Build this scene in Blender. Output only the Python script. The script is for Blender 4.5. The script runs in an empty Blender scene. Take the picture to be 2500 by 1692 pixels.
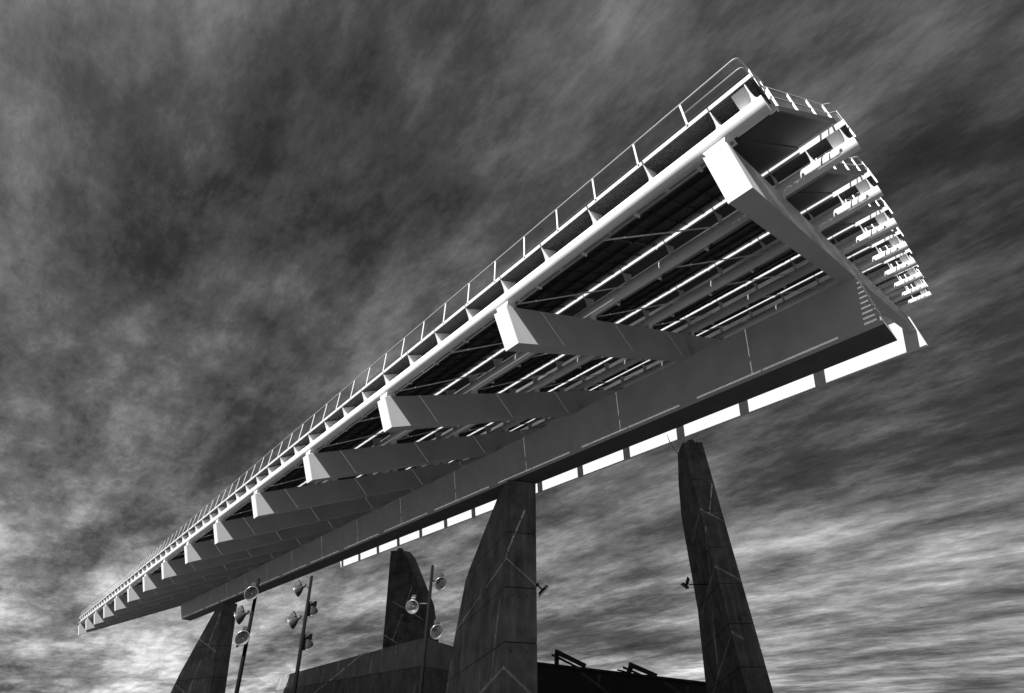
import bpy, bmesh, math, random
from mathutils import Vector, Matrix
random.seed(7)
R = math.radians
scene = bpy.context.scene
C = scene.collection

# ------------------------------------------------------------------ camera
TILT = R(24)                                   # slope of the canopy plane
cam_d = bpy.data.cameras.new('camera'); cam = bpy.data.objects.new('camera', cam_d); C.objects.link(cam)
cam_d.sensor_width = 36; cam_d.lens = 17.226; cam_d.clip_end = 6000; cam_d.clip_start = .1
cr, cdn, cf = Vector((.667, .745, .010)), Vector((-.444, .408, -.798)), Vector((-.598, .528, .603))
cf.normalize(); cr = (cr - cf * cr.dot(cf)).normalized(); cu = cr.cross(cf)
mw = Matrix((cr, cu, -cf)).transposed().to_4x4(); mw.translation = (1.72, -8.036, 1.65)
cam.matrix_world = mw
scene.camera = cam

# ------------------------------------------------------------------ sun
sl = Vector((.32, -.5, 1.))                    # direction to the sun in canopy axes
s = Vector((sl.x, sl.y * math.cos(TILT) - sl.z * math.sin(TILT), sl.y * math.sin(TILT) + sl.z * math.cos(TILT))).normalized()
sun_d = bpy.data.lights.new('sun', 'SUN'); sun = bpy.data.objects.new('sun', sun_d); C.objects.link(sun)
sun_d.energy = 5.0; sun_d.angle = R(.5); sun_d.color = (1, 1, 1)
sun.rotation_euler = s.to_track_quat('Z', 'Y').to_euler(); sun.location = (0, -60, 80)

# ------------------------------------------------------------------ sky
world = bpy.data.worlds.new('World'); scene.world = world; world.use_nodes = True
nt = world.node_tree; N = nt.nodes; L = nt.links
for n in list(N): N.remove(n)
def node(t, **k):
    n = N.new(t)
    for a, b in k.items(): setattr(n, a, b)
    return n
def wmath(op, a, b=None, c=None, clamp=False):
    m = node('ShaderNodeMath', operation=op, use_clamp=clamp)
    for i, v in enumerate((a, b, c)):
        if v is None: continue
        if isinstance(v, (int, float)): m.inputs[i].default_value = v
        else: L.new(v, m.inputs[i])
    return m.outputs[0]
def wramp(fac, pts):
    r = node('ShaderNodeValToRGB'); cr_ = r.color_ramp; cr_.interpolation = 'LINEAR'
    while len(cr_.elements) < len(pts): cr_.elements.new(.5)
    for e, (p, v) in zip(cr_.elements, pts): e.position = p; e.color = (v, v, v, 1)
    L.new(fac, r.inputs[0]); return r.outputs[0]
tc = node('ShaderNodeTexCoord'); sep = node('ShaderNodeSeparateXYZ'); L.new(tc.outputs['Generated'], sep.inputs[0])
zz = wmath('MAXIMUM', sep.outputs[2], .012)
den = wmath('ADD', zz, .11)
px = wmath('DIVIDE', sep.outputs[0], den); py = wmath('DIVIDE', sep.outputs[1], den)
comb = node('ShaderNodeCombineXYZ'); L.new(px, comb.inputs[0]); L.new(py, comb.inputs[1])
def noise(vec, scale, detail, rough, dist=0., loc=(0, 0, 0), rot=0., sc=(1, 1, 1)):
    mp = node('ShaderNodeMapping'); mp.inputs['Location'].default_value = loc
    mp.inputs['Rotation'].default_value = (0, 0, rot); mp.inputs['Scale'].default_value = sc; L.new(vec, mp.inputs[0])
    n = node('ShaderNodeTexNoise'); n.inputs['Scale'].default_value = scale; n.inputs['Detail'].default_value = detail
    n.inputs['Roughness'].default_value = rough; n.inputs['Distortion'].default_value = dist; L.new(mp.outputs[0], n.inputs['Vector'])
    return n.outputs['Fac']
SKY_A, SKY_B = (17.1, 5.2, 3), (8.1, 5.4, 6)
big = noise(comb.outputs[0], .62, 3, .5, 0., SKY_A, R(12), (.75, 1.25, 1))
mid = noise(comb.outputs[0], 2.0, 9, .6, .12, SKY_B, R(8), (.62, 1.35, 1))
fin = noise(comb.outputs[0], 8., 12, .76, 0., (5.2, 9.4, 1), R(4), (.7, 1.35, 1))
d1 = wmath('MULTIPLY', big, .40); d2 = wmath('MULTIPLY_ADD', mid, .36, d1); dens = wmath('MULTIPLY_ADD', fin, .24, d2)
cloud = wramp(dens, [(.36, .05), (.44, .20), (.50, .50), (.555, .98), (.63, 2.0)])
hor = wramp(zz, [(0., 3.0), (.14, 2.6), (.34, 1.6), (.55, 1.0), (.8, .78), (1., .7)])
cl = wmath('MULTIPLY', cloud, hor)
sky = node('ShaderNodeTexSky'); sky.sky_type = 'NISHITA'; sky.sun_disc = False
sky.sun_elevation = math.asin(s.z); sky.sun_rotation = math.atan2(s.x, s.y); sky.dust_density = 1.5
bw = node('ShaderNodeRGBToBW'); L.new(sky.outputs[0], bw.inputs[0])
base = wmath('MULTIPLY', wmath('MINIMUM', bw.outputs[0], 6.), .02)
tot = wmath('ADD', base, cl)
cc = node('ShaderNodeCombineColor')
for i in range(3): L.new(tot, cc.inputs[i])
bg = node('ShaderNodeBackground'); bg.inputs[1].default_value = .09; L.new(cc.outputs[0], bg.inputs[0])
out = node('ShaderNodeOutputWorld'); L.new(bg.outputs[0], out.inputs[0])

# ------------------------------------------------------------------ exposure
vs = scene.view_settings
vs.view_transform = 'Standard'; vs.look = 'None'; vs.gamma = 1; vs.exposure = .9; vs.use_curve_mapping = False

# ================================================================== materials
def mat(name, v, rough=.5, metal=0., var=0., vscale=3., bump=0., bscale=30., streak=0., spec=.5, detail=6):
    m = bpy.data.materials.new(name); m.use_nodes = True; t = m.node_tree; n = t.nodes; l = t.links
    b = n['Principled BSDF']; b.inputs['Roughness'].default_value = rough; b.inputs['Metallic'].default_value = metal
    b.inputs['Specular IOR Level'].default_value = spec
    b.inputs['Base Color'].default_value = (v, v, v, 1)
    tcn = n.new('ShaderNodeTexCoord')
    fac = None
    if var > 0 or streak > 0:
        no = n.new('ShaderNodeTexNoise'); no.inputs['Scale'].default_value = vscale; no.inputs['Detail'].default_value = detail; no.inputs['Roughness'].default_value = .65
        l.new(tcn.outputs['Object'], no.inputs['Vector'])
        r = n.new('ShaderNodeMapRange'); r.inputs[1].default_value = .3; r.inputs[2].default_value = .7
        r.inputs[3].default_value = v * (1 - var); r.inputs[4].default_value = v * (1 + var); l.new(no.outputs['Fac'], r.inputs[0])
        fac = r.outputs[0]
        if streak > 0:                                # rain streaks and pour marks running down the face
            mp = n.new('ShaderNodeMapping'); mp.inputs['Scale'].default_value = (1.6, 1.6, .09); l.new(tcn.outputs['Object'], mp.inputs[0])
            n2 = n.new('ShaderNodeTexNoise'); n2.inputs['Scale'].default_value = 1.7; n2.inputs['Detail'].default_value = 7; n2.inputs['Roughness'].default_value = .6
            l.new(mp.outputs[0], n2.inputs['Vector'])
            r2 = n.new('ShaderNodeMapRange'); r2.inputs[1].default_value = .35; r2.inputs[2].default_value = .65
            r2.inputs[3].default_value = 1 - streak; r2.inputs[4].default_value = 1 + streak * .6; l.new(n2.outputs['Fac'], r2.inputs[0])
            mm = n.new('ShaderNodeMath'); mm.operation = 'MULTIPLY'; l.new(fac, mm.inputs[0]); l.new(r2.outputs[0], mm.inputs[1]); fac = mm.outputs[0]
        cmb = n.new('ShaderNodeCombineColor')
        for i in range(3): l.new(fac, cmb.inputs[i])
        l.new(cmb.outputs[0], b.inputs['Base Color'])
    if bump > 0:
        nb = n.new('ShaderNodeTexNoise'); nb.inputs['Scale'].default_value = bscale; nb.inputs['Detail'].default_value = 5
        l.new(tcn.outputs['Object'], nb.inputs['Vector'])
        bp = n.new('ShaderNodeBump'); bp.inputs['Strength'].default_value = bump; bp.inputs['Distance'].default_value = .02
        l.new(nb.outputs['Fac'], bp.inputs['Height']); l.new(bp.outputs[0], b.inputs['Normal'])
    return m
M = dict(
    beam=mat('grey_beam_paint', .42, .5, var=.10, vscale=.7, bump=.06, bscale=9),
    white=mat('white_painted_steel', .80, .5, var=.09, vscale=.8, bump=.06, bscale=9),
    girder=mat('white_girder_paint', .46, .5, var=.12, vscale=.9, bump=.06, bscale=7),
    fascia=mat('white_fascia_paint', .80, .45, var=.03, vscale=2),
    rail=mat('white_rail_paint', .78, .4),
    pipe=mat('grey_rail_pipe', .42, .45),
    deck=mat('dark_galvanised_deck', .11, .6, var=.3, vscale=5),
    chan=mat('dark_steel_channel', .035, .5),
    cell=mat('solar_panel_backsheet', .012, .5, var=.5, vscale=2.5),
    purl=mat('dark_purlin_steel', .022, .6),
    conduit=mat('grey_conduit', .35, .45, .3),
    conc=mat('weathered_concrete', .15, .85, var=.5, vscale=.55, bump=.35, bscale=14, streak=.25, spec=.2),
    conc2=mat('wall_concrete', .24, .85, var=.3, vscale=.5, bump=.35, bscale=9, streak=.2, spec=.2),
    joint=mat('dark_joint', .02, .9),
    mast=mat('black_mast_paint', .006, .8, spec=.1),
    shell=mat('spotlight_housing', .05, .5, .3),
    refl=mat('spotlight_reflector', .62, .28, .85),
    rim=mat('spotlight_rim', .55, .3, .8),
    glass=mat('floodlight_glass', .25, .1),
    roof=mat('black_roof_cladding', .012, .7, var=.3, vscale=1.),
    ground=mat('dark_paving', .052, .9, var=.35, vscale=.15, bump=.3, bscale=3),
    soffit_shade=mat('soffit_shade_dark', .09, .7, var=.2, vscale=1.),  # dark tone puts the girder underside's shade into the colour
    rubber=mat('black_cable', .012, .5),
)

# ================================================================== helpers
class MB:
    def __init__(s): s.v = []; s.f = []
    def hexa(s, p):                                   # p: 4 bottom + 4 top, same winding
        b = len(s.v); s.v += [tuple(q) for q in p]
        for q in ((3, 2, 1, 0), (4, 5, 6, 7), (0, 1, 5, 4), (1, 2, 6, 5), (2, 3, 7, 6), (3, 0, 4, 7)): s.f.append(tuple(b + i for i in q))
        return s
    def box(s, x0, x1, y0, y1, z0, z1):
        return s.hexa([(x0, y0, z0), (x1, y0, z0), (x1, y1, z0), (x0, y1, z0), (x0, y0, z1), (x1, y0, z1), (x1, y1, z1), (x0, y1, z1)])
    def prism(s, poly, vec):                          # 3D polygon swept along vec
        b = len(s.v); n = len(poly); vec = Vector(vec)
        s.v += [tuple(p) for p in poly] + [tuple(Vector(p) + vec) for p in poly]
        s.f.append(tuple(range(b + n - 1, b - 1, -1))); s.f.append(tuple(range(b + n, b + 2 * n)))
        for i in range(n): j = (i + 1) % n; s.f.append((b + i, b + j, b + n + j, b + n + i))
        return s
    def tube(s, pts, r, n=10, caps=True):
        pts = [Vector(p) for p in pts]; b = len(s.v); rs = r if isinstance(r, (list, tuple)) else [r] * len(pts)
        prev = None
        for i, p in enumerate(pts):
            d = ((pts[min(i + 1, len(pts) - 1)] - pts[max(i - 1, 0)])).normalized()
            if prev is None:
                a = d.orthogonal().normalized()
            else:
                a = (prev - d * prev.dot(d)).normalized()
            prev = a; c = d.cross(a)
            for k in range(n):
                t = 2 * math.pi * k / n; s.v.append(tuple(p + (a * math.cos(t) + c * math.sin(t)) * rs[i]))
        for i in range(len(pts) - 1):
            for k in range(n):
                k2 = (k + 1) % n; s.f.append((b + i * n + k, b + i * n + k2, b + (i + 1) * n + k2, b + (i + 1) * n + k))
        if caps:
            s.f.append(tuple(b + n - 1 - k for k in range(n))); e = b + (len(pts) - 1) * n; s.f.append(tuple(e + k for k in range(n)))
        return s
    def mesh(s, name, m, smooth=False, bevel=0.):
        me = bpy.data.meshes.new(name); me.from_pydata(s.v, [], s.f)
        bm = bmesh.new(); bm.from_mesh(me); bmesh.ops.recalc_face_normals(bm, faces=bm.faces)
        if bevel: bmesh.ops.bevel(bm, geom=list(bm.edges), offset=bevel, segments=1, affect='EDGES', profile=.5)
        if smooth:
            for f in bm.faces: f.smooth = len(f.verts) == 4
        bm.to_mesh(me); bm.free()
        if m: me.materials.append(M[m])
        return me
    def build(s, name, m, parent=None, smooth=False, bevel=0.):
        return link(name, s.mesh(name, m, smooth, bevel), parent)
def link(name, me, parent=None, loc=None, rot=None):
    o = bpy.data.objects.new(name, me); C.objects.link(o); o.parent = parent
    if loc is not None: o.location = loc
    if rot is not None: o.rotation_euler = rot
    return o
def tag(o, label=None, cat=None, group=None, kind=None):
    if label: o['label'] = label
    if cat: o['category'] = cat
    if group: o['group'] = group
    if kind: o['kind'] = kind
    return o
def empty(name, loc, label, cat, group=None, rot=None):
    o = bpy.data.objects.new(name, None); C.objects.link(o); o.location = loc; o.empty_display_size = .5
    if rot: o.rotation_euler = rot
    return tag(o, label, cat, group)
def scatter(name, mb, m, spots, n_obj, smooth=False):
    """spots: (parent, location), nearest first. The first n_obj are pieces of their own, the rest one joined part per parent."""
    me = mb.mesh(name, m, smooth)
    for p, loc in spots[:n_obj]: link(name, me, p, loc)
    rest = {}
    for p, loc in spots[n_obj:]: rest.setdefault(p.name, (p, []))[1].append(loc)
    for p, locs in rest.values():
        r = MB()
        for q in locs:
            b = len(r.v); r.v += [(x + q[0], y + q[1], z + q[2]) for x, y, z in mb.v]; r.f += [tuple(b + i for i in f) for f in mb.f]
        tag(r.build(name, m, p, smooth), kind='stuff')

# ================================================================== ground
g = MB(); g.v = [(-3000, -3000, 0), (3000, -3000, 0), (3000, 3000, 0), (-3000, 3000, 0)]; g.f = [(0, 1, 2, 3)]
tag(g.build('ground', 'ground'), kind='structure')

# ================================================================== the canopy (local axes: x along, y up the slope, z out of the plane)
canopy = empty('solar_canopy', (0, 0, 12.73), 'giant tilted solar canopy of white steel beams, tubes and dark panels', 'solar canopy', rot=(TILT, 0, 0))
NB, BS = 15, 8.0                                      # cross beams, spacing
AFAR = -113.6
V = [.345 + 5.008 * r for r in range(9)]
END = [1.36] + [2.54] * 8
CAMV = Vector((1.72, -11.85, -6.85))
near = lambda it: sorted(it, key=lambda q: (Vector(q[1]) - CAMV).length)

# --- girders
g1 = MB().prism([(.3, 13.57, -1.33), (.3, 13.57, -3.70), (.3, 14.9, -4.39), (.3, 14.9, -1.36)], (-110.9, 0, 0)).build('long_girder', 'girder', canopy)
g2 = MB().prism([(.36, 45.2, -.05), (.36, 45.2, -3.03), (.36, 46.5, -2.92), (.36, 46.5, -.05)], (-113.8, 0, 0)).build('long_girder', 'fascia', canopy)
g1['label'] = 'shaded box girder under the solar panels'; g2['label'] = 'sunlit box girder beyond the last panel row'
MB().prism([(.29, 13.572, -3.706), (.29, 13.572, -3.716), (.29, 14.898, -4.406), (.29, 14.898, -4.396)], (-110.88, 0, 0)).build('soffit_shade_plate', 'soffit_shade', g1)  # thin dark sheet added to deepen the shade under the girder
pan = MB().box(0, 1.985, 0, .006, 0, .60)
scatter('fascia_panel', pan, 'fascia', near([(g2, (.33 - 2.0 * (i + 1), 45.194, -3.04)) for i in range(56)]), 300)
for i in range(14):                                   # butt-weld cover strips on the shaded girder
    MB().box(-6.0 - 8 * i, -5.97 - 8 * i, 13.564, 13.572, -3.69, -1.4).build('weld_strip', 'girder', g1)

# --- cross beams with their tube saddles
beam_me = MB().box(-.3, .3, 0, 45.9, -1.42, 0).mesh('cross_beam', 'beam', bevel=.014)
sad = MB().hexa([(-.22, -.26, -.01), (.22, -.26, -.01), (.22, .26, -.01), (-.22, .26, -.01), (-.34, -.13, .33), (.34, -.13, .33), (.34, .13, .33), (-.34, .13, .33)])
sad_me = sad.mesh('saddle', 'white')
for i in range(NB):
    b = link('cross_beam', beam_me, canopy, (-BS * i, 0, 0))
    for r in range(9): link('saddle', sad_me, b, (0, V[r], 0))
    MB().box(-.29, .29, -.02, .0, -1.41, -.01).build('end_plate', 'fascia', b)
    lip = MB().box(-.31, -.29, -.03, .05, -1.42, 0.0).build('edge_strip', 'white', b)

# --- tubes
RT = .225
KV, K0W, K1W, DW = -.15, 1.03, 1.21, 1.15          # kick plate and deck position in a row's section
tubes = []
for r in range(9):
    o = MB().tube([(END[r], V[r], .386), (AFAR, V[r], .386)], RT, 40).build('support_tube', 'white', canopy, smooth=True)
    tubes.append(o)
    cd = MB()
    x = END[r] - 1.0
    while x > AFAR + 1:                               # conduit runs in lengths, with small gaps
        cd.box(x - 1.88, x, V[r] + .27, V[r] + .33, .20, .25); x -= 2.0
    cd.build('conduit', 'conduit', o)
# brackets (web plate + outer flange) that carry the walkways
def bracket():
    m = MB()
    m.prism([(-.008, KV, K0W), (-.008, .60, 1.09), (-.008, .14, .545), (-.008, -.08, .55)], (.016, 0, 0))
    # outer flange: a concave taper, narrow at the kick plate and flared at the tube
    fl = [(K0W + .03, KV - .006, .012), (.82, KV + .012, .020), (.65, KV + .03, .042), (.53, KV + .05, .10)]
    for (z0, y0, h0), (z1, y1, h1) in zip(fl, fl[1:]):
        m.hexa([(-h0, y0 - .007, z0), (h0, y0 - .007, z0), (h0, y0 + .007, z0), (-h0, y0 + .007, z0), (-h1, y1 - .007, z1), (h1, y1 - .007, z1), (h1, y1 + .007, z1), (-h1, y1 + .007, z1)])
    return m
spots = []
for r in range(9):
    x = .29 if r == 0 else .29
    xs = [END[r] - .16] + [.29 - 2.0 * k for k in range(57)]
    if r: xs.append(1.4)
    for q in xs: spots.append((tubes[r], (q, V[r], 0)))
scatter('bracket', bracket(), 'white', near(spots), 300)
clamp = MB().box(-.05, .05, .14, .36, .14, .18).box(-.03, .03, .31, .36, .10, .27)
scatter('clamp', clamp, 'white', near([(tubes[r], (-.6 - 2.0 * k, V[r], 0)) for r in range(9) for k in range(56)]), 300)

# --- walkways: ribbed deck, kick plates, solid end plate
walks = []
for r in range(9):
    e = END[r] + (0.0 if r == 0 else -.02)
    back = .815 if r < 8 else 2.7  # last deck is widened out of view to shade the pillar heads
    d = MB().box(AFAR, e, V[r] + KV, V[r] + back, DW, DW + .02)
    n = 13 if r < 8 else 34
    for k in range(n):                                # ribs of the deck underside
        y = V[r] + KV + .03 + k * (back - KV - .06) / (n - 1)
        d.box(AFAR + .02, e - .02, y - .02, y + .02, DW - .06, DW + .002)
    w = d.build('walkway', 'deck', canopy); walks.append(w)
    MB().box(AFAR + .01, e - .01, V[r] + back, V[r] + back + .04, DW - .08, DW + .06).build('edge_channel', 'chan', w)
    MB().box(e - .0, e + .05, V[r] + KV, V[r] + 1.3, DW - .09, DW + .07).build('end_channel', 'chan', w)
    MB().hexa([(e - .52, V[r] + KV - .005, K0W), (e - .17, V[r] + KV - .005, K0W), (e - .17, V[r] + KV + .01, K0W), (e - .52, V[r] + KV + .01, K0W),
               (e - .52, V[r] + .12, .54), (e - .17, V[r] + .12, .54), (e - .17, V[r] + .135, .54), (e - .52, V[r] + .135, .54)]).build('end_gusset', 'white', w)
kick = MB().box(-1.955, 0, -.012, .0, 0, K1W - K0W)
kick0 = MB().box(-1.955, 0, -.012, .0, .075, K1W - K0W)
scatter('kick_plate', kick0, 'fascia', near([(walks[0], (.27 - 2.0 * k, V[0] + KV - .003, K0W)) for k in range(57)]), 300)
spots = []
for r in range(1, 9):
    xs = [.29 - 2.0 * k - .02 for k in range(57)]
    for q in xs: spots.append((walks[r], (q, V[r] + KV - .003, K0W)))
scatter('kick_plate', kick, 'fascia', near(spots), 240)
for r in range(9):
    MB().box(.30, END[r] + .05, V[r] + KV - .015, V[r] + KV - .003, K0W + (.075 if r == 0 else 0), K1W).build('kick_plate', 'fascia', walks[r])

# --- rows of solar panels on dark purlins
def pw(r, t):                                         # t 0..1 across a bay: local (v, w)
    a, b = V[r] + 1.174, V[r + 1] + KV - .06
    return a + t * (b - a), .60 + t * .57
rows = []
for r in range(8):
    m = MB()
    for t in (.1, .42, .72):
        v, w = pw(r, t); m.box(AFAR, -.1, v - .04, v + .04, w - .11, w - .03)
    row = m.build('panel_row', 'purl', canopy); rows.append(row)
sv, sw = pw(0, 0); ev, ew = pw(0, 1); dv, dw = ev - sv, ew - sw
pm = MB().hexa([(-1.985, 0, 0), (0, 0, 0), (0, dv, dw), (-1.985, dv, dw), (-1.985, -.01, .03), (0, -.01, .03), (0, dv - .01, dw + .03), (-1.985, dv - .01, dw + .03)])
for q in (0, -.64, -1.3, -1.945):                      # frame ribs below
    pm.hexa([(q - .04, .02, -.028), (q, .02, -.028), (q, dv - .02, dw - .028), (q - .04, dv - .02, dw - .028), (q - .04, .02, .004), (q, .02, .004), (q, dv - .02, dw + .004), (q - .04, dv - .02, dw + .004)])
spots = []
for r in range(8):
    x = -.02
    for k in range(56):
        spots.append((rows[r], (x, sv + 5.008 * r, sw))); x -= 2.0
        if k % 4 == 1: x -= .02                      # expansion gap that lets a blade of sun through
scatter('solar_panel', pm, 'cell', near(spots), 300)
for r in range(8):                                    # cut panel that closes the skewed end
    y0, y1 = sv + 5.008 * r, ev + 5.008 * r
    MB().hexa([(0, y0, sw), (.36, y0, sw), (1.28, y1, ew), (0, y1, ew), (0, y0, sw + .03), (.36, y0, sw + .03), (1.28, y1, ew + .03), (0, y1, ew + .03)]).build('solar_panel', 'cell', rows[r])

# --- diagonal braces between the tubes
for r in range(8):
    for k in range(28):
        if k: MB().tube([(-.2 - 4.0 * k, V[r] + .22, .34), (2.25 - 4.0 * k, V[r + 1] - .22, .42)], .028, 8).build('brace', 'white', canopy, smooth=True)

# --- end walkways: open bars between the rows, dark channels
endw = []
for r in range(8):
    y0, y1 = V[r] + .98, V[r + 1] - .60
    z0, z1 = .64, 1.11
    m = MB(); n = 34; hb = (y1 - y0) / n * .5 * .74
    for k in range(n):
        t = (k + .5) / n; y = y0 + t * (y1 - y0); z = z0 + t * (z1 - z0); x = .37 + t * .92
        m.hexa([(x, y - hb, z - .036), (x + 1.06, y - hb, z - .036), (x + 1.06, y + hb, z - .036), (x, y + hb, z - .036),
                (x, y - hb, z), (x + 1.06, y - hb, z), (x + 1.06, y + hb, z), (x, y + hb, z)])
    o = m.build('end_walkway', 'chan', canopy); endw.append(o)
    for x in (.33, 1.43):
        MB().hexa([(x, y0, z0 - .09), (x + .05, y0, z0 - .09), (x + .97, y1, z1 - .09), (x + .92, y1, z1 - .09),
                   (x, y0, z0 + .09), (x + .05, y0, z0 + .09), (x + .97, y1, z1 + .09), (x + .92, y1, z1 + .09)]).build('side_channel', 'chan', o)

# --- railings
up = Vector((0, math.sin(TILT), math.cos(TILT)))
HR = 1.0
post = MB().hexa([tuple(Vector(p) + up * h) for h in (0, HR) for p in ((-.024, -.012, 0), (.024, -.012, 0), (.024, .012, 0), (-.024, .012, 0))])
post_me = post.mesh('railing_post', 'rail')
b0 = Vector((0, V[0] + KV - .03, 1.19))
for k in range(75):
    x = -.28 - 1.54 * k
    if x > AFAR: link('railing_post', post_me, walks[0], (x, b0.y, b0.z))
def rail(parent, pts, r, nm):
    # rounded corners
    out = []
    pts = [Vector(p) for p in pts]
    for i, p in enumerate(pts):
        if i in (0, len(pts) - 1): out.append(p); continue
        a, b = pts[i - 1] - p, pts[i + 1] - p; rad = min(.14, a.length * .4, b.length * .4)
        p0, p1 = p + a.normalized() * rad, p + b.normalized() * rad
        for t in (0, .25, .5, .75, 1): out.append(p0 * (1 - t) ** 2 + p * 2 * t * (1 - t) + p1 * t * t)
    MB().tube(out, r, 10).build(nm, 'pipe', parent, smooth=True)
for h, rr, nm, xs in ((HR, .025, 'top_rail', AFAR), (HR * .5, .02, 'mid_rail', -.28)):
    p = b0 + up * h
    rail(walks[0], [(xs, p.y, p.z), (1.34, p.y, p.z), (1.46, p.y + 1.55, p.z), (1.48, p.y + 1.62, p.z - .13)], rr, nm)
p = b0 + up * .15
MB().tube([(AFAR, p.y + .05, p.z), (1.3, p.y + .05, p.z)], .014, 6).build('toe_cable', 'chan', walks[0], True)
link('railing_post', post_me, walks[0], (1.39, V[0] + .55, 1.2))
link('railing_post', post_me, walks[0], (1.44, V[0] + 1.32, 1.2))
for r in range(8):
    A0 = Vector((1.47, V[r] + 1.1, .78)); A1 = Vector((2.38, V[r + 1] - .30, 1.22))
    K0 = Vector((2.55, V[r + 1] - .14, 1.22)); K1 = Vector((2.66, V[r + 1] + 1.5, 1.22))
    for h, rr, nm in ((HR, .025, 'top_rail'), (HR * .5, .018, 'mid_rail')):
        u = up * h
        rail(endw[r], [A0 + u, A1 + u, K0 + u, K1 + u, K1 + u + Vector((.02, .06, -.13))], rr, nm)
    for t in (.02, .34, .67, .98): link('railing_post', post_me, endw[r], A0.lerp(A1, t))
    for t in (.42, .98): link('railing_post', post_me, endw[r], K0.lerp(K1, t))

# ================================================================== concrete pillars
def clip(poly, a, b, c):                               # keep a*s + b*z <= c
    out = []
    for i, p in enumerate(poly):
        q = poly[(i + 1) % len(poly)]; dp = a * p[0] + b * p[1] - c; dq = a * q[0] + b * q[1] - c
        if dp <= 0: out.append(p)
        if dp * dq < 0:
            t = dp / (dp - dq); out.append((p[0] + t * (q[0] - p[0]), p[1] + t * (q[1] - p[1])))
    return out
def pillar(label, top, bot, edge, ang, ext, joints, slope, flip=False):
    top, bot = Vector(top), Vector(bot); ext = Vector(ext)
    lean = (top - bot) / (top.z - bot.z)
    e = Vector((math.cos(R(ang)), math.sin(R(ang)), 0))
    base = top - lean * top.z
    at = lambda s_, z: base + lean * z + e * s_
    prof = []
    for p in edge:
        p = Vector(p); prof.append(((p - (base + lean * p.z)).dot(e), p.z))
    (s1, z1), (s2, z2) = prof[-2], prof[-1]
    prof.append((s2 + (s2 - s1) * (z2 / (z1 - z2)) * .8, 0))
    poly = [(0, 0), (0, top.z)] + prof
    root = empty('concrete_pillar', base, label, 'pillar', 'pillars carrying the solar canopy')
    loc = lambda s_, z: at(s_, z) - base
    cuts = [-1.] + joints + [99.]
    n_ = e.cross(Vector((0, 0, 1))); inw = ext.normalized() * .03
    for i in range(len(cuts) - 1):
        q = clip(clip(poly, slope, 1, cuts[i + 1] - .025), -slope, -1, -(cuts[i] + .025))
        if len(q) < 3: continue
        MB().prism([loc(*p) for p in q], ext).build('concrete_block', 'conc', root, bevel=.02)
    core = [(p[0] * .985 + .03, p[1] - .03) for p in poly]
    MB().prism([loc(*p) + inw for p in core], ext - inw * 2).build('core', 'joint', root)
    # formwork tie holes on the narrow face (a pair below each joint)
    nf = -e; hole = []
    for zj in joints:
        for t in (.22, .68):
            for dz in (-.45,):
                if zj + dz < .5: continue
                p = loc(0, zj + dz) + ext * t
                MB().tube([p - nf * .02, p + nf * .004], .045, 10).build('tie_hole', 'joint', root)
    return root, at
p1, at1 = pillar('broad weathered concrete pillar carrying the shaded girder beside the wall corner', (-22.806, 13.436, 14.74), (-22.884, 13.346, 3.835),
       [(-24.249, 13.959, 14.54), (-30.444, 16.168, 10.366), (-30.954, 16.349, 9.861), (-32.502, 16.877, 6.6), (-33.531, 17.224, 4.093)], 160, (.86, 1.80, 0),
       [1.9, 5.08, 7.98, 11.25], math.tan(R(7)))
p2, at2 = pillar('tall concrete pillar with a looped cable at its head under the sunlit girder', (-24.838, 42.892, 28.1), (-24.16, 43.245, 4.9),
       [(-26.579, 44.365, 27.75), (-28.046, 45.736, 24.59), (-29.086, 46.742, 21.191), (-29.508, 47.267, 16.815), (-29.981, 47.878, 11.329), (-31.536, 49.413, 5.444)], 140, (1.62, 1.62, 0),
       [1.9, 5.5, 9.0, 12.53, 16.03, 19.83, 23.47, 27.2], math.tan(R(9)))
p3, at3 = pillar('dark concrete pillar with a slanting side behind a lamp mast, at the far end of the shaded girder', (-86.087, 13.658, 14.74), (-85.714, 15.168, 5.903),
       [(-86.911, 13.25, 14.288), (-90.792, 12.229, 5.954)], 210, (-.36, 2.1, 0), [2.0, 5.6, 9.3], math.tan(R(4)))
p4, at4 = pillar('concrete pillar rising behind the long low wall, flaring towards its foot', (-92.42, 42.969, 28.25), (-91.873, 43.979, 11.311),
       [(-90.398, 44.361, 28.25), (-89.271, 45.233, 26.728), (-85.562, 48.137, 18.421), (-84.828, 48.793, 14.569)], 35, (0, 2.0, 0), [4., 8., 12., 16., 20., 24.], 0.)
# bearing blocks between the pillar heads and the sunlit girder
MB().box(-.75, -.1, .55, 1.15, 28.08, 28.6).build('bearing_block', 'conc', p2)
MB().box(-.3, .6, -.6, .3, 28.2, 28.75).build('bearing_block', 'conc', p4)

# ================================================================== looped cable
cab = [(-26.126, 41.918, 29.2), (-25.941, 42.014, 28.1), (-25.491, 42.246, 26.76), (-25.001, 42.45, 25.85), (-24.384, 42.6, 25.6), (-23.75, 42.95, 26.3), (-23.5, 43.35, 27.3), (-23.4, 43.7, 28.2)]
def smooth_path(p, n=5):
    p = [Vector(q) for q in p]; out = []
    for i in range(len(p) - 1):
        a, b, c, d = p[max(i - 1, 0)], p[i], p[i + 1], p[min(i + 2, len(p) - 1)]
        for k in range(n):
            t = k / n; out.append(.5 * ((2 * b) + (c - a) * t + (2 * a - 5 * b + 4 * c - d) * t * t + (3 * b - a - 3 * c + d) * t ** 3))
    return out + [p[-1]]
tag(MB().tube(smooth_path(cab), .035, 8).build('hanging_cable', 'rubber', smooth=True), 'thin black cable hanging in a loop over the tall pillar head', 'cable')

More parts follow.
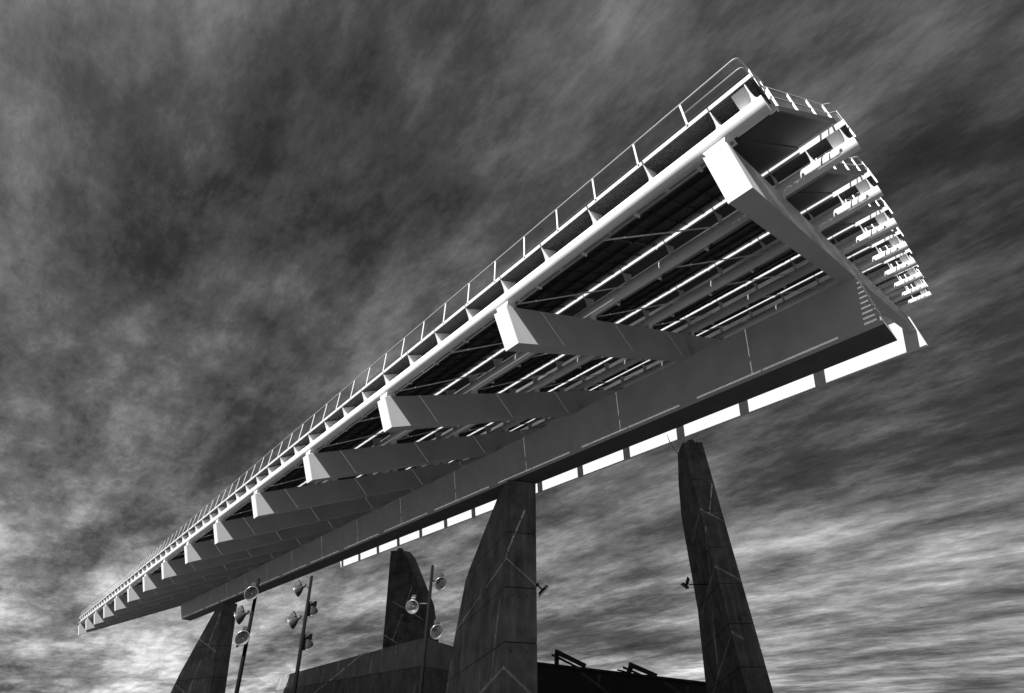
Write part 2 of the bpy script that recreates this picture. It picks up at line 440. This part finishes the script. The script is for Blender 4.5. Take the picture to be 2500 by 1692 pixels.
# ================================================================== lamp masts with spotlights
def lathe(prof, n=24):
    m = MB()
    for (x, r) in prof:
        for k in range(n): t = 2 * math.pi * k / n; m.v.append((r * math.cos(t), r * math.sin(t), x))
    for i in range(len(prof) - 1):
        for k in range(n): k2 = (k + 1) % n; m.f.append((i * n + k, i * n + k2, (i + 1) * n + k2, (i + 1) * n + k))
    return m
shell_me = lathe([(.0, .25), (-.05, .245), (-.16, .19), (-.26, .11), (-.30, .085), (-.30, .0)]).mesh('spotlight', 'shell', True)
refl_me = lathe([(-.004, .238), (-.06, .23), (-.16, .17), (-.24, .09), (-.26, .03), (-.26, .0)]).mesh('reflector', 'refl', True)
rim_me = lathe([(.006, .232), (.012, .248), (.0, .258), (-.012, .25), (-.004, .236)]).mesh('rim', 'rim', True)
bulb_me = lathe([(-.26, .03), (-.2, .045), (-.12, .05), (-.09, .035), (-.08, .0)], 12).mesh('bulb', 'glass', True)
box_me = MB().prism([(-.09, -.36, -.30), (-.09, -.10, -.30), (-.09, -.16, -.10), (-.09, -.30, -.12)], (.18, 0, 0)).mesh('gear_box', 'shell', bevel=.015)
neck_me = MB().tube([(0, 0, -.28), (0, 0, -.46)], [.07, .06], 12).mesh('lamp_neck', 'shell', True)
def spotlight(parent, pos, aim, mastpt):
    pos, aim = Vector(pos), Vector(aim).normalized()
    z = aim; x = z.cross(Vector((0, 0, 1))).normalized(); y = z.cross(x)   # y points down
    mtx = Matrix((x, y, z)).transposed().to_4x4(); mtx.translation = pos
    o = link('spotlight', shell_me, parent); o.matrix_local = mtx
    for nm, me in (('reflector', refl_me), ('rim', rim_me), ('bulb', bulb_me), ('gear_box', box_me), ('lamp_neck', neck_me)): link(nm, me, o)
    # yoke from the mast to the neck
    inv = mtx.inverted(); a = Vector((0, 0, -.40)); b = inv @ Vector(mastpt)
    MB().tube([a, b], .03, 8).build('yoke', 'shell', o, True)
    mid_ = (a + b) * .5
    return o
right = Vector((.667, .745, 0)).normalized(); tocam = lambda p: (Vector((1.72, -8.036, 1.65)) - Vector(p)).normalized()
def mast(label, top, ground, heads):
    top, ground = Vector(top), Vector(ground)
    root = empty('lamp_mast', ground, label, 'lamp mast', 'lamp masts under the canopy')
    t = top - ground
    MB().tube([(0, 0, 0), t * .5, t], [.085, .075, .058], 16).build('pole', 'mast', root, True)
    MB().tube([(0, 0, 0), (0, 0, .06)], .2, 20).build('base_plate', 'mast', root)
    MB().tube([t, t + t.normalized() * .05], [.062, .03], 16).build('pole_cap', 'mast', root, True)
    for pos, aim in heads:
        p = Vector(pos) - ground; k = max(.05, min(1, p.z / t.z)); mp = t * min(1, k + .02)
        spotlight(root, p, aim, mp)
    return root
def aim_of(p, a, b, c):                                # a: to camera, b: to camera right, c: down
    return tocam(p) * a + right * b - Vector((0, 0, 1)) * c
fw = -Vector((-.75, .66, 0))
def H(p, a, b, c, fwd=0.):
    p = Vector(p) + fw * fwd
    return (p, aim_of(p, a, b, c))
def on(top, ground, z): top, ground = Vector(top), Vector(ground); return ground + (top - ground) * (z / top.z)
t1, q1 = (-21.36, -1.29, 6.02), (-21.19, -.72, 0)
mast('black lamp mast with round spotlights, standing in front of the slanting far-end pillar', t1, q1,
     [H(on(t1, q1, 5.44), 1, .03, .12, .42), H(on(t1, q1, 4.62) - right * .86 * .62 + fw * .05, .15, -1, .62), H(on(t1, q1, 3.92), 1, -.02, .12, .42)])
t2, q2 = (-20.95, .69, 6.35), (-20.75, 1.2, 0)
mast('black lamp mast with four spotlights, standing between the pillars before the long low wall', t2, q2,
     [H(on(t2, q2, 5.78) - right * .58, .05, -1, .72), H(on(t2, q2, 5.05) - fw * .35 + right * .1, -.62, .3, .8), H(on(t2, q2, 4.6) - right * .58, .05, -1, .72), H(on(t2, q2, 3.85) - fw * .35 + right * .1, -.62, .3, .8)])
t3, q3 = (-16.38, 3.77, 6.52), (-16.37, 3.79, 0)
mast('black lamp mast with three spotlights, standing before the corner of the low wall', t3, q3,
     [H(on(t3, q3, 5.85) + right * .42 + fw * .1, 1, .35, .25), H(on(t3, q3, 5.02) - right * .62 + fw * .1, 1, -.25, .3), H(on(t3, q3, 4.18) + right * .42 + fw * .1, 1, .35, .3)])

# ================================================================== floodlights on the pillars
def flood(label, wallpt, tip, heads):
    wp = Vector(wallpt); root = empty('pillar_floodlight', wp, label, 'floodlight', 'floodlights fixed to the pillars')
    t = Vector(tip) - wp
    MB().tube([(0, 0, 0), t], .05, 10).build('bracket_arm', 'mast', root, True)
    MB().tube([-t.normalized() * .05, t.normalized() * .03], .12, 12).build('wall_plate', 'mast', root)
    for off, aim in heads:
        z = Vector(aim).normalized(); x = z.cross(Vector((0, 0, 1))).normalized(); y = z.cross(x)
        mt = Matrix((x, y, z)).transposed().to_4x4(); mt.translation = t + Vector(off)
        o = MB().hexa([(-.22, -.3, -.16), (.22, -.3, -.16), (.22, .3, -.16), (-.22, .3, -.16), (-.32, -.42, 0), (.32, -.42, 0), (.32, .42, 0), (-.32, .42, 0)]).build('flood_head', 'shell', root, bevel=.02)
        o.matrix_local = mt
        MB().box(-.28, .28, -.38, .38, .0, .012).build('glass', 'glass', o)
    return root
flood('twin floodlight on a level arm from the side of the tall cable-hung pillar', (-26.55, 44.75, 13.0), (-28.15, 43.88, 13.07), [((-.42, -.2, -.12), (-.3, -.5, -.8)), ((-.12, -.06, .36), (-.8, -.2, .4))])
flood('floodlight tilted down on the edge of the broad weathered pillar', (-21.95, 15.2, 8.2), (-21.75, 15.35, 7.95), [((.10, .10, -.14), (.5, .5, -.75))])
flood('twin floodlight on the face of the pillar behind the low wall', (-87.2, 46.3, 15.4), (-87.3, 44.6, 15.6), [((-.5, -.6, .1), (-.2, -.5, -.8)), ((.3, -.3, .6), (.3, -.6, .5))])
flood('small floodlight on the flank of the far-end slanting pillar', (-86.2, 17.0, 9.9), (-85.9, 17.3, 9.75), [((.2, .2, -.25), (.4, .6, -.7))])

# ================================================================== low wall (parapet on a sloping concrete base)
wall = empty('concrete_wall', (-49.3, 25.0, 0), 'long low concrete wall with a parapet, cornering beside the broad pillar', 'wall')
cor = Vector((-49.347, 25.035, 0)); lf = Vector((-121.998, 39.192, 0)); rt = Vector((-57.5, 38.5, 0))
lf = cor + (lf - cor) * 1.12; dl = (lf - cor).normalized(); dr = (rt - cor).normalized()
def strip(parent, name, a, b, inw, z0, z1, m, b0=0., bev=.03):
    a, b, inw = Vector(a) - wall.location, Vector(b) - wall.location, Vector(inw)
    a.z = b.z = 0
    zz0, zz1 = Vector((0, 0, z0)), Vector((0, 0, z1)); o = -inw * b0
    return MB().hexa([a + o + zz0, b + o + zz0, b + inw + zz0, a + inw + zz0, a + zz1, b + zz1, b + inw + zz1, a + inw + zz1]).build(name, m, parent, bevel=bev)
inl = Vector((dl.y, -dl.x, 0)); inl = inl if inl.dot(dr) > 0 else -inl
inr = Vector((dr.y, -dr.x, 0)); inr = inr if inr.dot(dl) > 0 else -inr
cj = cor + (inl + inr) * 0
Lw = (lf - cor).length; k = 0
s0 = 0.05
while s0 < Lw:                                         # parapet panels with open joints
    s1 = min(s0 + 9.2, Lw)
    strip(wall, 'parapet_panel', cor + dl * s0, cor + dl * (s1 - .06), inl * .5, 5.75, 8.08, 'conc2'); s0 = s1
s0 = .56; Lr = (rt - cor).length
while s0 < Lr:
    s1 = min(s0 + 5.0, Lr)
    strip(wall, 'parapet_panel', cor + dr * s0, cor + dr * (s1 - .06), inr * .5, 5.75, 8.08, 'conc2'); s0 = s1
strip(wall, 'coping', cor - dl * .1, lf, inl * .62, 8.083, 8.273, 'conc2')
strip(wall, 'coping', cor + dr * .66, rt, inr * .62, 8.083, 8.273, 'conc2')
strip(wall, 'base_wall', cor + dl * .3, lf, inl * .7, 0, 5.72, 'conc', .06)
strip(wall, 'base_wall', cor + dr * 1.0 , rt, inr * .7, 0, 5.72, 'conc', .06)
MB().tube([(0, 0, 0), (0, 0, .35)], .12, 10).build('post_stub', 'mast', wall).location = (cor + dr * 4.2 + inr * .3 - wall.location) + Vector((0, 0, 8.27))

# ================================================================== dark building with raised roof frames
bld = empty('roofed_building', (-46, 48, 0), 'low black building with open triangular frames on its roof', 'building')
A, Bp = Vector((-52.5, 37.5, 0)), Vector((-35.5, 59.4, 0)); bd = (Bp - A).normalized(); back = Vector((-bd.y, bd.x, 0))
A_, B_ = A - bld.location, Bp - bld.location; A_.z = B_.z = 0
za, zb = 7.5, 5.12
MB().hexa([A_, B_, B_ + back * 14, A_ + back * 14, A_ + Vector((0, 0, za - .25)), B_ + Vector((0, 0, zb - .25)), B_ + back * 14 + Vector((0, 0, zb - .25)), A_ + back * 14 + Vector((0, 0, za - .25))]).build('wall', 'roof', bld)
rf = MB().hexa([A_ - bd * .3 - back * .35 + Vector((0, 0, za - .24)), B_ + bd * .3 - back * .35 + Vector((0, 0, zb - .24)), B_ + bd * .3 + back * 14.3 + Vector((0, 0, zb - .24)), A_ - bd * .3 + back * 14.3 + Vector((0, 0, za - .24)),
           A_ - bd * .3 - back * .35 + Vector((0, 0, za)), B_ + bd * .3 - back * .35 + Vector((0, 0, zb)), B_ + bd * .3 + back * 14.3 + Vector((0, 0, zb)), A_ - bd * .3 + back * 14.3 + Vector((0, 0, za))]).build('roof', 'roof', bld)
def bar(a, b, w, h, name, parent):
    a, b = Vector(a) - bld.location, Vector(b) - bld.location; d = (b - a).normalized(); x = d.cross(back).normalized()
    MB().hexa([a - x * h, b - x * h, b - x * h + back * w, a - x * h + back * w, a, b, b + back * w, a + back * w]).build(name, 'roof', parent)
for (lo, hi, end, nm) in (((-47.75, 43.25, 6.6), (-47.35, 42.9, 7.95), (-45.55, 46.3, 6.5), 'roof_frame'), ((-42.4, 50.1, 5.9), (-41.95, 50.3, 6.75), (-40.2, 53.2, 5.6), 'roof_frame')):
    bar(hi, end, .5, -.46, nm, rf); bar(Vector(lo), Vector(hi), .5, .5, nm, rf)
    bar(Vector(hi) + back * 3, Vector(end) + back * 3, .3, -.22, nm, rf)
bar((-43.1, 49.5, 6.33), (-42.5, 50.3, 6.12), .5, -.12, 'roof_frame', rf)
